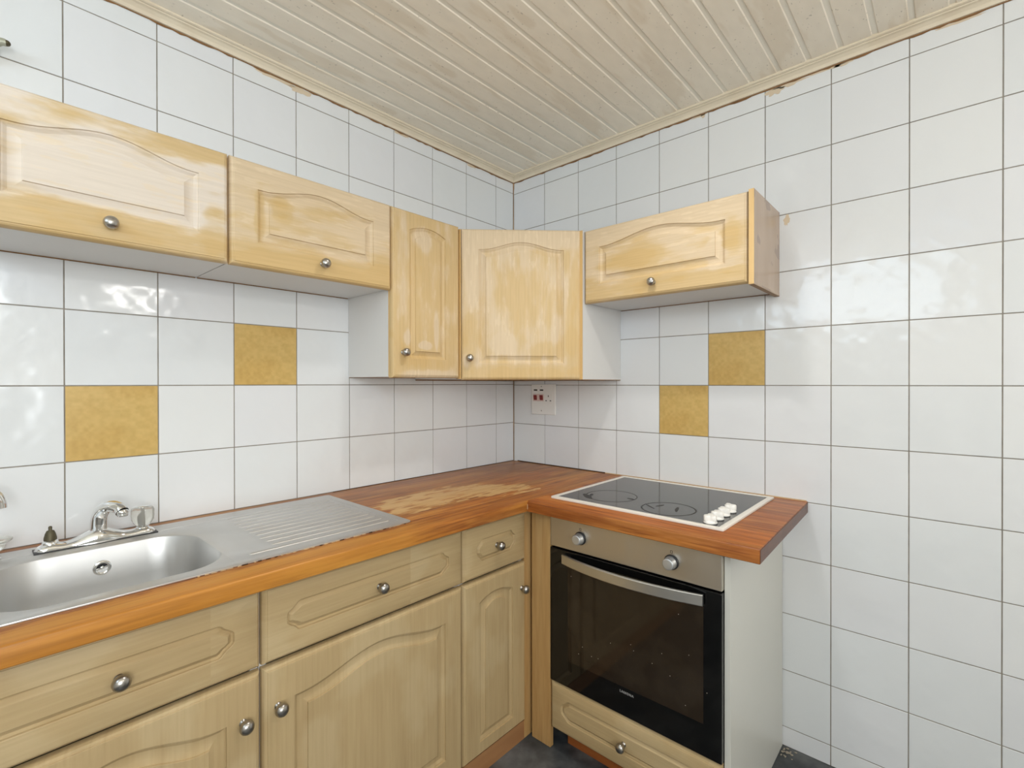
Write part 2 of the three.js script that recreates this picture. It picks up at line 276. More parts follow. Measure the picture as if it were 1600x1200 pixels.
function ringSolid(rings, crease = 0.55) {                               // rings: [[pts, z], ...] from back to front centre
  const pos = []; const N = rings[0][0].length;
  const tri = (a, b, c) => pos.push(...a, ...b, ...c);
  for (let k = 0; k + 1 < rings.length; k++) { const [A, za] = rings[k], [B, zb] = rings[k + 1]; for (let i = 0; i < N; i++) { const j = (i + 1) % N, a0 = [...A[i], za], a1 = [...A[j], za], b0 = [...B[i], zb], b1 = [...B[j], zb]; tri(a0, a1, b1); tri(a0, b1, b0); } }
  const cap = (ring, z, flip) => { const v = ring.map((p) => new THREE.Vector2(p[0], p[1])); for (const f of THREE.ShapeUtils.triangulateShape(v, [])) { const q = f.map((i) => [...ring[i], z]); flip ? tri(q[2], q[1], q[0]) : tri(q[0], q[1], q[2]); } };
  cap(rings[0][0], rings[0][1], true); cap(rings[rings.length - 1][0], rings[rings.length - 1][1], false);
  const g = new THREE.BufferGeometry(); g.setAttribute('position', new THREE.Float32BufferAttribute(pos, 3)); g.computeVertexNormals();
  return toCreasedNormals(g, crease);
}
const TH = 0.022;
function slab(w, h, n) { const R = (i) => archRing(i, i, w - i, h - i, 0, 'flat', n); return [[R(0), 0], [R(0), TH - 0.0125], [R(0.0012), TH - 0.0085], [R(0.0036), TH - 0.0048], [R(0.0066), TH - 0.0026], [R(0.009), TH - 0.0022], [R(0.0096), TH - 0.0004], [R(0.0105), TH]]; }
function panelDoor(w, h, o = {}) {
  const n = [2, 2, 36, 2], { side = 0.068, bottom = 0.068, top = 0.074, rise = 0.031, band = 0.033, kind = 'ogee' } = o;
  const A = (i, k = 1) => archRing(side + i, bottom + i, w - side - i, h - top - i, rise * k, kind, n);
  const rings = [...slab(w, h, n), [A(-0.0003), TH], [A(0.0002), TH - 0.0005], [A(0.0006), TH - 0.0046], [A(0.0036), TH - 0.005], [A(0.0046), TH - 0.0056], [A(0.007), TH - 0.0082], [A(0.0098), TH - 0.0098], [A(0.0116), TH - 0.01], [A(band - 0.0122, 0.94), TH - 0.0084], [A(band - 0.0106, 0.94), TH - 0.0078], [A(band - 0.0034, 0.94), TH - 0.0046], [A(band - 0.0022, 0.94), TH - 0.0044], [A(band - 0.0016, 0.94), TH - 0.0005], [A(band - 0.001, 0.94), TH]];
  return ringSolid(rings, 0.32);
}
function drawerFront(w, h, o = {}) {
  const n = [2, 30, 2, 30], { side = 0.053, half = 0.034, cy = h / 2, nose = 0.03, groove = 0.0105 } = o;
  const P = (i) => plaqueRing(side + nose + i * 0.4, cy - half + i, w - side - nose - i * 0.4, cy + half - i, nose - i * 0.5, 0, n);
  const rings = [...slab(w, h, n), [P(-0.0012), TH], [P(0), TH - 0.0008], [P(0.001), TH - 0.0048], [P(groove * 0.36), TH - 0.0076], [P(groove * 0.5), TH - 0.0078], [P(groove * 1.0), TH - 0.0026], [P(groove * 1.35), TH - 0.0002]];
  return ringSolid(rings, 0.45);
}
function unitUV(g, w, h) { const p = g.attributes.position, uv = new Float32Array(p.count * 2); for (let i = 0; i < p.count; i++) { uv[2 * i] = Math.min(0.998, Math.max(0.002, p.getX(i) / w)); uv[2 * i + 1] = Math.min(0.998, Math.max(0.002, p.getY(i) / h)); } g.setAttribute('uv', new THREE.BufferAttribute(uv, 2)); return g; }
function flatUV(g, ox = 0, oy = 0, swap = false) { const p = g.attributes.position, uv = new Float32Array(p.count * 2); for (let i = 0; i < p.count; i++) { const x = p.getX(i) + p.getZ(i) * 0.4, y = p.getY(i); uv[2 * i] = (swap ? y : x) + ox; uv[2 * i + 1] = (swap ? x : y) + oy; } g.setAttribute('uv', new THREE.BufferAttribute(uv, 2)); return g; }
const knobGeo = lathe([[0, 0], [0.0085, 0], [0.0085, 0.0015], [0.006, 0.0035], [0.005, 0.0065], [0.006, 0.009], [0.0095, 0.0115], [0.0128, 0.0152], [0.0145, 0.0195], [0.0142, 0.0245], [0.0122, 0.0285], [0.0085, 0.0315], [0.004, 0.033], [0, 0.0333]], 28).rotateX(Math.PI / 2);
function knob(parent, x, y) { return part('knob', knobGeo, pewter, parent, [x, y, TH - 0.0005]); }

// ------------------------------------------------------------------ wall cabinets
const UF = 0.29, UB = UF - TH - 0.002;                                    // front of the doors, front of the carcasses
function wallCabinet(label, x0, y0, z0, turn, w, h, opt) {
  const t = thing('wall_cabinet', label, 'cabinet', [x0, y0, z0], turn, 'wooden wall cabinets');
  const s = 0.016, ins = 0.004, top = h - 0.004;
  part('side_panel', span(ins * 0.2, s, ins, top, 0.001, UB), melamine, t);
  part('side_panel', span(w - s, w - ins * 0.2, ins, top, 0.001, UB), melamine, t);
  part('bottom_panel', span(s, w - s, ins, ins + s, 0.001, UB), melamine, t);
  part('top_panel', span(s, w - s, top - s, top, 0.001, UB), melamine, t);
  part('back_panel', span(s, w - s, ins + s, top - s, 0.001, 0.006), melamine, t);
  for (const a of [ins * 0.2 - 0.0006, w - s]) part('front_edge', span(a, a + s + 0.0004, ins, top, UB - 0.0004, UB + 0.0012), doorEdgeMat, t);
  part('back_edge', span(0.002, w - 0.002, ins - 0.0022, ins + 0.0004, 0.0008, 0.0052), grimeMat, t, undefined, 'brown raw back edge');
  const g = 0.0015, dw = w - 2 * g, dh = h;
  const d = part('door', unitUV(panelDoor(dw, dh, opt.door), dw, dh), doorMaterial(dw, dh, opt.seed, opt.horizontal, opt.patches, opt.tone, opt.rosy), t, [g, 0, UF - TH]);
  knob(d, opt.knob[0] - g, opt.knob[1]);
  return t;
}
const yU = 1.581, hU = 0.288;
wallCabinet('wide wooden wall cabinet with pale rosy arched panel, high above the sink taps', -1.9215, yU, 0, 0, 0.485, hU, { seed: 401, horizontal: true, rosy: PALE, knob: [0.2395, 0.042], tone: -0.22, patches: [[0.5, 0.08, 0.7, 0.2, 0.6], [0.75, 0.95, 0.5, 0.12, 0.4], [0.93, 0.25, 0.07, 0.3, 0.35], [0.5, 0.5, 0.36, 0.22, -0.5]] });
wallCabinet('low wooden wall cabinet with yellow worn bottom rail, next to the narrow tall one', -1.4355, yU, 0, 0, 0.4985, hU, { seed: 421, horizontal: true, knob: [0.2545, 0.043], tone: -0.12, patches: [[0.45, 0.08, 0.65, 0.15, 0.75], [0.94, 0.12, 0.12, 0.3, 0.6], [0.27, 0.62, 0.06, 0.12, 0.6], [0.15, 0.5, 0.03, 0.25, 0.5], [0.4, 0.92, 0.6, 0.2, -0.2]] });
{
  const t = wallCabinet('narrow tall wooden wall cabinet with a slim arched door, left of the corner', -0.936, 1.2835, 0, 0, 0.306, 0.585, { seed: 441, knob: [0.043, 0.088], tone: 0.22, door: { side: 0.07, bottom: 0.068, top: 0.066, rise: 0.02, band: 0.028, kind: 'segment' }, patches: [[0.42, 0.85, 0.16, 0.08, -0.7], [0.15, 0.7, 0.07, 0.3, -0.35], [0.5, 0.02, 0.5, 0.035, -0.5], [0.45, 0.2, 0.1, 0.025, -0.9], [0.62, 0.3, 0.035, 0.12, -0.7], [0.2, 0.24, 0.07, 0.05, -0.7], [0.5, 0.1, 0.4, 0.05, 0.25]] });
  void t;
}
// corner unit with a diagonal door
const DA = [-0.6235, 0.288], DB = [-0.2955, 0.6205], dLen = Math.hypot(DB[0] - DA[0], DB[1] - DA[1]), dTurn = -Math.atan2(DB[1] - DA[1], DB[0] - DA[0]);
{
  const y0 = 1.277, h = 0.587, t = thing('corner_wall_cabinet', 'five-sided corner wall cabinet with a diagonal arched door, above the cooker switch', 'cabinet', [-0.31, y0, 0.31], 0, 'wooden wall cabinets');
  const loc = ([x, z]) => [x + 0.31, z - 0.31];
  const nx = Math.sin(dTurn), nz = Math.cos(dTurn), back = (p) => [p[0] - nx * (TH + 0.002), p[1] - nz * (TH + 0.002)];
  const poly = [[-0.001, 0.001], [-0.628, 0.001], [-0.628, DA[1] - 0.016], back(DA), back(DB), [DB[0] + 0.016, 0.626], [-0.001, 0.626]].map(loc);
  const shape = new THREE.Shape(poly.map(([x, z]) => new THREE.Vector2(x, -z)));
  const plate = (y, th) => new THREE.ExtrudeGeometry(shape, { depth: th, bevelEnabled: false }).rotateX(-Math.PI / 2).translate(0, y, 0);
  part('bottom_panel', plate(0.004, 0.016), melamine, t); part('top_panel', plate(h - 0.02, 0.016), melamine, t);
  const [sx0] = loc([-0.2945, 0]);
  part('front_edge', span(-0.318, -0.3125, 0.004, h - 0.004, -0.047, -0.024), doorEdgeMat, t);
  part('back_edge', span(-0.316, 0.308, -0.001, 0.0035, -0.3092, -0.305), grimeMat, t, undefined, 'brown raw back edge');
  part('back_edge', span(0.305, 0.3092, -0.001, 0.0035, -0.304, 0.315), grimeMat, t, undefined, 'brown raw back edge');
  part('side_panel', span(sx0, 0.309, 0.002, h - 0.004, 0.300, 0.3165), melamine, t);
  part('front_edge', span(sx0 - 0.002, sx0 + 0.001, 0.002, h - 0.004, 0.2995, 0.317), doorEdgeMat, t);
  part('front_edge', span(sx0, 0.309, 0, 0.002, 0.3135, 0.3172), melamineEdge, t);
  const dw = dLen + 0.004, d = part('door', unitUV(panelDoor(dw, h, { side: 0.07, bottom: 0.065, top: 0.081, rise: 0.029, band: 0.03 }), dw, h), doorMaterial(dw, h, 461, false, [[0.5, 0.04, 0.6, 0.06, 0.55], [0.95, 0.35, 0.08, 0.4, 0.5], [0.06, 0.3, 0.06, 0.14, 0.4], [0.5, 0.95, 0.6, 0.08, -0.45], [0.55, 0.5, 0.22, 0.2, 0.2], [0.35, 0.24, 0.1, 0.06, -0.8], [0.1, 0.8, 0.08, 0.3, -0.35], [0.78, 0.3, 0.03, 0.2, -0.4], [0.75, 0.2, 0.15, 0.06, 0.4]], -0.02), t);
  const p = loc(back(DA)); d.position.set(p[0] + nx * 0.002 - 0.002 * Math.cos(dTurn), 0, p[1] + nz * 0.002 + 0.002 * Math.sin(dTurn)); d.rotation.y = dTurn;
  knob(d, 0.037, 0.085);
}
{
  const t = wallCabinet('low wooden wall cabinet hung alone on the oven wall, shiny brown end panel', 0, 1.574, 0.629, -Math.PI / 2, 0.605, 0.284, { seed: 481, horizontal: true, knob: [0.292, 0.044], tone: -0.12, patches: [[0.35, 0.5, 0.22, 0.14, 0.7], [0.5, 0.1, 0.7, 0.14, 0.45], [0.92, 0.55, 0.05, 0.2, 0.6], [0.5, 0.3, 0.5, 0.08, 0.25], [0.5, 0.95, 0.7, 0.15, -0.4], [0.83, 0.4, 0.04, 0.2, -0.5]] });
  part('end_panel', metreUV(span(0.607, 0.6225, -0.006, 0.285, 0.001, 0.2925), 'x'), endPanelMat, t, undefined, 'shiny rosy brown end panel');
  part('front_edge', metreUV(span(0.607, 0.6226, -0.006, 0.285, 0.2925, 0.2937), 'x'), doorEdgeMat, t);
  part('front_edge', span(0.607, 0.6226, -0.0075, -0.006, 0.001, 0.2937), melamineEdge, t);
}

// ------------------------------------------------------------------ base cabinets
const BF = 0.58, BB = BF - TH - 0.002, DY0 = 0.07, DY1 = 0.634, WY0 = 0.642, WY1 = 0.8155;
function baseCabinet(label, x0, w, opt) {
  const t = thing('base_cabinet', label, 'cabinet', [x0, 0, 0], 0, 'base cabinets under the sink worktop');
  const s = 0.016;
  for (const a of [0.0006, w - s - 0.0006]) part('side_panel', span(a, a + s, 0.075, 0.82, 0.01, BB), melamine, t);
  part('bottom_panel', span(s + 0.001, w - s - 0.001, 0.075, 0.091, 0.01, BB), melamine, t);
  part('front_rail', span(s + 0.001, w - s - 0.001, 0.628, 0.646, BB - 0.12, BB - 0.07), melamine, t);
  const g = 0.0018, dw = w - 2 * g;
  const d = part('door', flatUV(panelDoor(dw, DY1 - DY0, opt.door), opt.u, 0.1), lowerMat, t, [g, DY0, BF - TH]);
  knob(d, opt.knob[0] - g, opt.knob[1] - DY0);
  const f = part('drawer', flatUV(drawerFront(dw, WY1 - WY0, opt.drawer), opt.u + 0.3, 0.6, true), lowerMat, t, [g, WY0, BF - TH]);
  knob(f, dw / 2, (WY1 - WY0) / 2);
  return t;
}
baseCabinet('beige base cabinet under the sink bowl with door knob at top right', -1.9605, 0.492, { u: 0.1, knob: [0.454, 0.54], door: { top: 0.086, rise: 0.037, band: 0.034 }, drawer: {} });
baseCabinet('widest beige base cabinet under the draining board, door knob at top left', -1.4675, 0.5895, { u: 0.43, knob: [0.0335, 0.541], door: { top: 0.086, rise: 0.037, band: 0.034 }, drawer: {} });
baseCabinet('narrow beige base cabinet with a slim arched door beside the inner corner', -0.877, 0.2985, { u: 0.77, knob: [0.2735, 0.547], door: { bottom: 0.045, top: 0.072, rise: 0.02, band: 0.03, kind: 'segment' }, drawer: { side: 0.056, nose: 0.024 } });
{
  const t = thing('plinth', 'brown wooden plinth board under the narrow base cabinet', 'plinth', [-1.27, 0, 0.56]);
  part('board', metreUV(span(-0.69, 0.69, 0.0005, 0.066, -0.006, 0.01), 'x'), plinthMat, t);
  const p = thing('corner_post', 'tall plain oak filler post between the base cabinets and the oven', 'post', [-0.545, 0, 0.632]);
  part('front_board', metreUV(span(-0.008, 0.01, 0.0005, 0.823, -0.0485, 0.034, 0.0012), 'x'), oakMat, p);
  part('scribe_board', metreUV(span(-0.0335, 0.0095, 0.0005, 0.82, -0.072, -0.062, 0.001), 'x'), oakMat, p);
  part('return_board', metreUV(span(0.0105, 0.03, 0.03, 0.82, -0.0485, -0.0335, 0.001), 'x'), oakMat, p);
}

// ------------------------------------------------------------------ worktop
const TOP = 0.863, UND = 0.825, DEP = 0.622;
const PATCH = [[-1.008, 0.291], [-0.936, 0.243], [-0.86, 0.262], [-0.779, 0.25], [-0.70, 0.272], [-0.666, 0.255], [-0.6, 0.30], [-0.526, 0.327], [-0.47, 0.40], [-0.41, 0.47], [-0.455, 0.528], [-0.584, 0.51], [-0.717, 0.456], [-0.875, 0.437], [-0.979, 0.47], [-1.035, 0.44]];
function inPoly(x, z) { let c = false; for (let i = 0, j = PATCH.length - 1; i < PATCH.length; j = i++) { const [a, b] = PATCH[i], [d, e] = PATCH[j]; if ((b > z) !== (e > z) && x < (d - a) * (z - b) / (e - b) + a) c = !c; } return c; }
function edgeDist(x, z) { let m = 9; for (let i = 0, j = PATCH.length - 1; i < PATCH.length; j = i++) { const [a, b] = PATCH[i], [d, e] = PATCH[j], vx = d - a, vz = e - b, t = Math.max(0, Math.min(1, ((x - a) * vx + (z - b) * vz) / (vx * vx + vz * vz))); m = Math.min(m, Math.hypot(x - a - t * vx, z - b - t * vz)); } return inPoly(x, z) ? m : -m; }
function timber(a, b, s, red = 1) {                                               // a along the grain, b across, metres
  const stave = Math.floor(b / 0.062 + 0.35), tone = hash(stave, 7, s);
  const n = fbm(a * 5, b * 90 + stave * 13, s, 5), w = fbm(a * 3 + stave * 5, b * 20, s + 9, 4), f = fbm(a * 26, b * 420, s + 15, 3);
  let c = mix3([172, 107, 44], [138, 80, 32], sstep(0.25, 0.75, n)); c = mix3(c, [190, 136, 66], 0.5 * sstep(0.42, 0.66, w)); c = mix3(c, [112, 60, 26], 0.5 * sstep(0.6, 0.75, fbm(a * 7, b * 140, s + 21, 4))); c = c.map((z, k) => z * (k === 1 ? red : 1) * (0.93 + 0.12 * tone) + (f - 0.5) * 26); return c;
}
const LW = 2.1;
const leftBoardMap = texture(2048, 672, (u, v) => {
  const x = -LW + u * LW, z = v * 0.69; let c = timber(x, z, 501);
  const worn = sstep(0.545, 0.565, z + (fbm(x * 20, z * 20, 520, 4) - 0.5) * 0.05) * sstep(-0.9, -1.2, x); c = mix3(c, [204, 146, 58], 0.5 * worn);
  const fr = fbm(x * 9, z * 70, 525, 5) * 0.11 + fbm(x * 40, z * 120, 527, 3) * 0.04 - 0.078;
  const e = edgeDist(x, z); if (e > -0.09) { const k = sstep(-0.006, 0.008, e + fr); const bare = mix3([192, 150, 92], [210, 174, 120], fbm(x * 12, z * 50, 531, 4)); c = mix3(c, bare, 0.92 * k * sstep(0.3, 0.6, fbm(x * 14 + 4, z * 90, 533, 4) + 0.14)); }
  return c;
}, true, false);
const rightBoardMap = texture(768, 704, (u, v) => timber(0.6 + u * 0.76, v * 0.69, 541, 0.95), true, false);
const leftBoardMat = phys({ map: leftBoardMap, roughness: 0.34, specularIntensity: 0.75 }), rightBoardMat = phys({ map: rightBoardMap, roughness: 0.34, specularIntensity: 0.75 });
const endGrainMap = texture(512, 64, (u, v) => { const n = fbm(u * 60, v * 3, 551, 4), r = fbm(u * 18, v * 6, 553, 3); return mix3([70, 36, 18], [118, 66, 36], 0.5 * n + 0.5 * r); });
const endGrainMat = phys({ map: endGrainMap, roughness: 0.35 });
function worktopProfile() {                                              // u out from the wall, v up
  const s = new THREE.Shape(); s.moveTo(0.0015, UND); s.lineTo(DEP - 0.002, UND); s.lineTo(DEP, UND + 0.002); s.lineTo(DEP, TOP - 0.008);
  s.quadraticCurveTo(DEP, TOP, DEP - 0.008, TOP); s.lineTo(0.0015, TOP); s.closePath(); return s;
}
{
  const t = thing('worktop', 'glossy orange-brown wooden L-shaped worktop with a pale worn patch near the corner', 'worktop');
  const uvBoard = (g, fn) => { const q = g.index ? g.toNonIndexed() : g; const p = q.attributes.position, n = q.attributes.normal, uv = new Float32Array(p.count * 2); for (let i = 0; i < p.count; i++) { const r = fn(p.getX(i), p.getY(i), p.getZ(i), n.getX(i), n.getY(i), n.getZ(i)); uv[2 * i] = Math.min(0.999, Math.max(0.001, r[0])); uv[2 * i + 1] = Math.min(0.999, Math.max(0.001, r[1])); } q.setAttribute('uv', new THREE.BufferAttribute(uv, 2)); return q; };
  let g = new THREE.ExtrudeGeometry(worktopProfile(), { depth: LW - 0.0015, bevelEnabled: false, curveSegments: 5 });
  g = toCreasedNormals(g, 0.5).rotateY(-Math.PI / 2).scale(1, 1, 1).translate(-0.0015, 0, 0);   // shape x -> z, depth -> -x
  const hole = new THREE.Shape(); hole.moveTo(-1.89, 0.15); hole.lineTo(-1.49, 0.15); hole.lineTo(-1.49, 0.515); hole.lineTo(-1.89, 0.515); hole.closePath();
  const hg = new THREE.ExtrudeGeometry(hole, { depth: 0.2, bevelEnabled: false }).rotateX(Math.PI / 2).translate(0, 0.95, 0);
  const A = new Brush(g), B = new Brush(hg); A.updateMatrixWorld(); B.updateMatrixWorld(); const ev = new Evaluator(); ev.useGroups = false;
  const cut = ev.evaluate(A, B, SUBTRACTION).geometry;
  part('board', uvBoard(cut, (x, y, z) => [(x + LW) / LW, (z + (TOP - y)) / 0.69]), leftBoardMat, t);
  const R0 = DEP + 0.0008, R1 = 1.358;
  const gr = toCreasedNormals(new THREE.ExtrudeGeometry(worktopProfile(), { depth: R1 - R0, bevelEnabled: false, curveSegments: 5 }), 0.5).scale(-1, 1, 1).translate(0, 0, R0);
  const pi = gr.attributes; for (const k of ['position', 'normal', 'uv']) { const a = pi[k], s = a.itemSize; for (let i = 0; i < a.count; i += 3) for (let c = 0; c < s; c++) { const x = a.array[(i + 1) * s + c]; a.array[(i + 1) * s + c] = a.array[(i + 2) * s + c]; a.array[(i + 2) * s + c] = x; } }
  // the free end is sawn slightly out of square
  for (let i = 0; i < pi.position.count; i++) if (pi.position.getZ(i) > 1.3) pi.position.setZ(i, 1.338 + 0.02 * (-pi.position.getX(i) / DEP));
  part('board', uvBoard(gr, (x, y, z) => [(z - 0.6) / 0.78, (-x + (TOP - y)) / 0.69]), rightBoardMat, t);
  const eg = new THREE.BufferGeometry(); { const x0 = -0.003, x1 = -DEP + 0.003, y0 = UND + 0.0015, y1 = TOP - 0.004, d = 0.0012; const zz = (x) => 1.338 + 0.02 * (-x / DEP); const P = [[x0, y0, zz(x0)], [x1, y0, zz(x1)], [x1, y1, zz(x1)], [x0, y1, zz(x0)]]; const pos = []; for (const [x, y, z] of P) pos.push(x, y, z - 0.003); for (const [x, y, z] of P) pos.push(x, y, z + d); eg.setAttribute('position', new THREE.Float32BufferAttribute(pos, 3)); eg.setIndex([4, 6, 5, 4, 7, 6, 0, 1, 2, 0, 2, 3, 0, 5, 1, 0, 4, 5, 3, 2, 6, 3, 6, 7, 1, 5, 6, 1, 6, 2, 0, 3, 7, 0, 7, 4]); }
  const egn = toCreasedNormals(eg.toNonIndexed(), 0.3), ep = egn.attributes.position, euv = new Float32Array(ep.count * 2); for (let i = 0; i < ep.count; i++) { euv[2 * i] = -ep.getX(i) / 0.63; euv[2 * i + 1] = (ep.getY(i) - UND) / 0.04; } egn.setAttribute('uv', new THREE.BufferAttribute(euv, 2));
  part('end_grain', egn, endGrainMat, t, undefined, 'dark sawn end grain');
  part('joint', span(-0.6225, -0.6185, UND + 0.008, TOP - 0.012, 0.6205, 0.6245, 0.0008), sealant, t);
  part('sealant_line', span(-0.006, -0.0005, TOP - 0.0005, TOP + 0.004, 0.03, 0.55, 0.001), darkSealant, t, undefined, 'dark sealant line along wall');
  part('sealant_line', span(-0.006, -0.0005, TOP - 0.0005, TOP + 0.0035, 0.551, 1.335, 0.001), sealant, t, undefined, 'tan sealant line along wall');
  part('sealant_line', span(-1.0, -0.008, TOP - 0.0005, TOP + 0.002, 0.0005, 0.004, 0.0009), darkSealant, t, undefined, 'dark sealant line along wall');
}

// ------------------------------------------------------------------ sink
const BOWL = { x0: -1.885, x1: -1.498, z0: 0.172, z1: 0.507, r: 0.095 };
function roundRect(x0, x1, z0, z1, r, n = 10) { const p = []; for (const [cx, cz, a] of [[x1 - r, z1 - r, 0], [x0 + r, z1 - r, 1], [x0 + r, z0 + r, 2], [x1 - r, z0 + r, 3]]) for (let i = 0; i <= n; i++) { const t = (a + i / n) * Math.PI / 2; p.push([cx + r * Math.cos(t), cz + r * Math.sin(t)]); } return p; }
{
  const t = thing('sink', 'stainless steel inset sink with one rounded bowl and a ribbed draining board', 'sink', [-1.5, TOP, 0.29]);
  const lx = (x) => x + 1.5, lz = (z) => z - 0.29;
  const s = new THREE.Shape(); const X0 = -2.06, X1 = -1.042, Z0 = 0.05, Z1 = 0.541, r = 0.012;
  roundRect(lx(X0), lx(X1), -lz(Z1), -lz(Z0), r, 4).forEach(([x, y], i) => (i ? s.lineTo(x, y) : s.moveTo(x, y)));
  const bp = roundRect(lx(BOWL.x0), lx(BOWL.x1), -lz(BOWL.z1), -lz(BOWL.z0), BOWL.r, 12); const h = new THREE.Path(); bp.slice().reverse().forEach(([x, y], i) => (i ? h.lineTo(x, y) : h.moveTo(x, y))); s.holes.push(h);
  const deck = new THREE.ExtrudeGeometry(s, { depth: 0.0012, bevelEnabled: true, bevelThickness: 0.0016, bevelSize: 0.0014, bevelSegments: 2 }).rotateX(-Math.PI / 2).translate(0, 0.002, 0);
  part('deck', metreUV(toCreasedNormals(deck, 0.6)), steel, t);
  // bowl: rings from the rim down to the floor of the bowl
  const rings = [[0.0018, 0.0047], [-0.002, 0.0036], [-0.004, -0.002], [-0.008, -0.08], [-0.012, -0.12], [-0.02, -0.142], [-0.034, -0.153], [-0.055, -0.157], [-0.13, -0.1595]];
  const ringPts = ([d, y]) => roundRect(lx(BOWL.x0 - d), lx(BOWL.x1 + d), lz(BOWL.z0 - d), lz(BOWL.z1 + d), Math.max(0.02, BOWL.r + d), 12).map(([x, z]) => [x, y, z]);
  const pos = [], push = (...v) => v.forEach((p) => pos.push(...p)); const R = rings.map(ringPts), N = R[0].length;
  for (let k = 0; k + 1 < R.length; k++) for (let i = 0; i < N; i++) { const j = (i + 1) % N; push(R[k][i], R[k][j], R[k + 1][j]); push(R[k][i], R[k + 1][j], R[k + 1][i]); }
  const L = R[R.length - 1], c = [(lx(BOWL.x0) + lx(BOWL.x1)) / 2, -0.16, (lz(BOWL.z0) + lz(BOWL.z1)) / 2]; for (let i = 0; i < N; i++) push(L[i], L[(i + 1) % N], c);
  const bg = new THREE.BufferGeometry(); bg.setAttribute('position', new THREE.Float32BufferAttribute(pos, 3)); bg.computeVertexNormals(); const bowl = toCreasedNormals(bg, 0.7);
  part('bowl', metreUV(bowl), steel, t);
  part('waste', lathe([[0, 0.001], [0.018, 0.001], [0.022, 0.003], [0.034, 0.004], [0.04, 0.002], [0.042, 0]], 32), chrome, t, [c[0], -0.1598, c[2]]);
  const of = part('overflow', lathe([[0.0105, 0.0], [0.0115, 0.0028], [0.0145, 0.0034], [0.0172, 0.002], [0.018, 0]], 28).rotateX(Math.PI / 2), chrome, t, [lx(-1.682), -0.043, lz(0.1775)]);
  part('overflow_hole', new THREE.CircleGeometry(0.011, 20).translate(0, 0, 0.0006), blackPlastic, of);
  part('overflow_bar', merged([span(-0.011, 0.011, -0.0014, 0.0014, 0.0008, 0.0022), lathe([[0, 0.003], [0.003, 0.0028], [0.0042, 0.0008]], 18).rotateX(Math.PI / 2)]).rotateZ(0.3), chrome, of);
  // pressed ribs of the draining board
  const zs = 11, za = 0.135, zb = 0.49; for (let k = 0; k < zs; k++) { const z = za + (zb - za) * k / (zs - 1), x1 = -1.085 - 0.0 * k, x0 = k === zs - 1 ? -1.462 : -1.40; const len = x1 - x0; const c1 = new THREE.CapsuleGeometry(0.0062, len - 0.012, 4, 12).rotateZ(Math.PI / 2).scale(1, 0.46, 1); part('drainer_rib', metreUV(c1), steel, t, [lx((x0 + x1) / 2), 0.0042, lz(z)]); }
  part('rim_bead', merged([span(lx(X0), lx(X1) - 0.02, 0.0044, 0.0058, lz(0.112), lz(0.116), 0.0006), span(lx(X1) - 0.026, lx(X1) - 0.022, 0.0044, 0.0058, lz(0.112), lz(0.505), 0.0006)]), steel, t);
  // broken sealant along the front edge
  for (let k = 0; k < 34; k++) { const x = -1.062 - k * 0.0155 - rnd() * 0.006, w = 0.004 + rnd() * 0.009; part('sealant_crumb', span(lx(x - w), lx(x), 0.0002, 0.0018 + rnd() * 0.001, lz(0.5424), lz(0.5434 + rnd() * 0.0012), 0.0005), rnd() > 0.3 ? sealant : darkSealant, t); }
}

// ------------------------------------------------------------------ taps
function sweep(pts, rad, seg = 48, rs = 18, squash) {                    // tube whose radius follows rad(t)
  const c = new THREE.CatmullRomCurve3(pts.map((p) => new THREE.Vector3(...p))), g = new THREE.TubeGeometry(c, seg, 1, rs, false), p = g.attributes.position;
  for (let i = 0; i <= seg; i++) { const o = c.getPointAt(i / seg), r = rad(i / seg); for (let j = 0; j <= rs; j++) { const k = i * (rs + 1) + j; const v = new THREE.Vector3(p.getX(k), p.getY(k), p.getZ(k)).sub(o).multiplyScalar(r); if (squash) v.y *= squash(i / seg); v.add(o); p.setXYZ(k, v.x, v.y, v.z); } }
  g.computeVertexNormals(); return g;
}
function acrylicHandle(parent, x, y, z, s = 1) {
  const n = 8, prof = [[0, 0], [0.013, 0], [0.017, 0.006], [0.0215, 0.014], [0.0225, 0.024], [0.0225, 0.036], [0.0205, 0.0415], [0.014, 0.043], [0, 0.043]].map(([r, h]) => [r * s, h * s]);
  const g = lathe(prof, 48), p = g.attributes.position; for (let i = 0; i < p.count; i++) { const a = Math.atan2(p.getZ(i), p.getX(i)), k = 1 - 0.07 * Math.pow(0.5 + 0.5 * Math.cos(a * n), 2); p.setX(i, p.getX(i) * k); p.setZ(i, p.getZ(i) * k); } g.computeVertexNormals();
  const h = part('handle', g, acrylic, parent, [x, y, z], 'clear faceted acrylic handle');
  part('handle_cap', lathe([[0, 0.0], [0.012 * s, 0], [0.0135 * s, 0.002], [0.01 * s, 0.0042], [0, 0.005]], 24), chrome, h, [0, 0.0425 * s, 0]);
  part('spindle', lathe([[0, 0], [0.0055, 0], [0.0055, 0.02 * s], [0.003, 0.034 * s], [0, 0.034 * s]], 16), brass, h, [0, 0.001, 0]);
  return h;
}
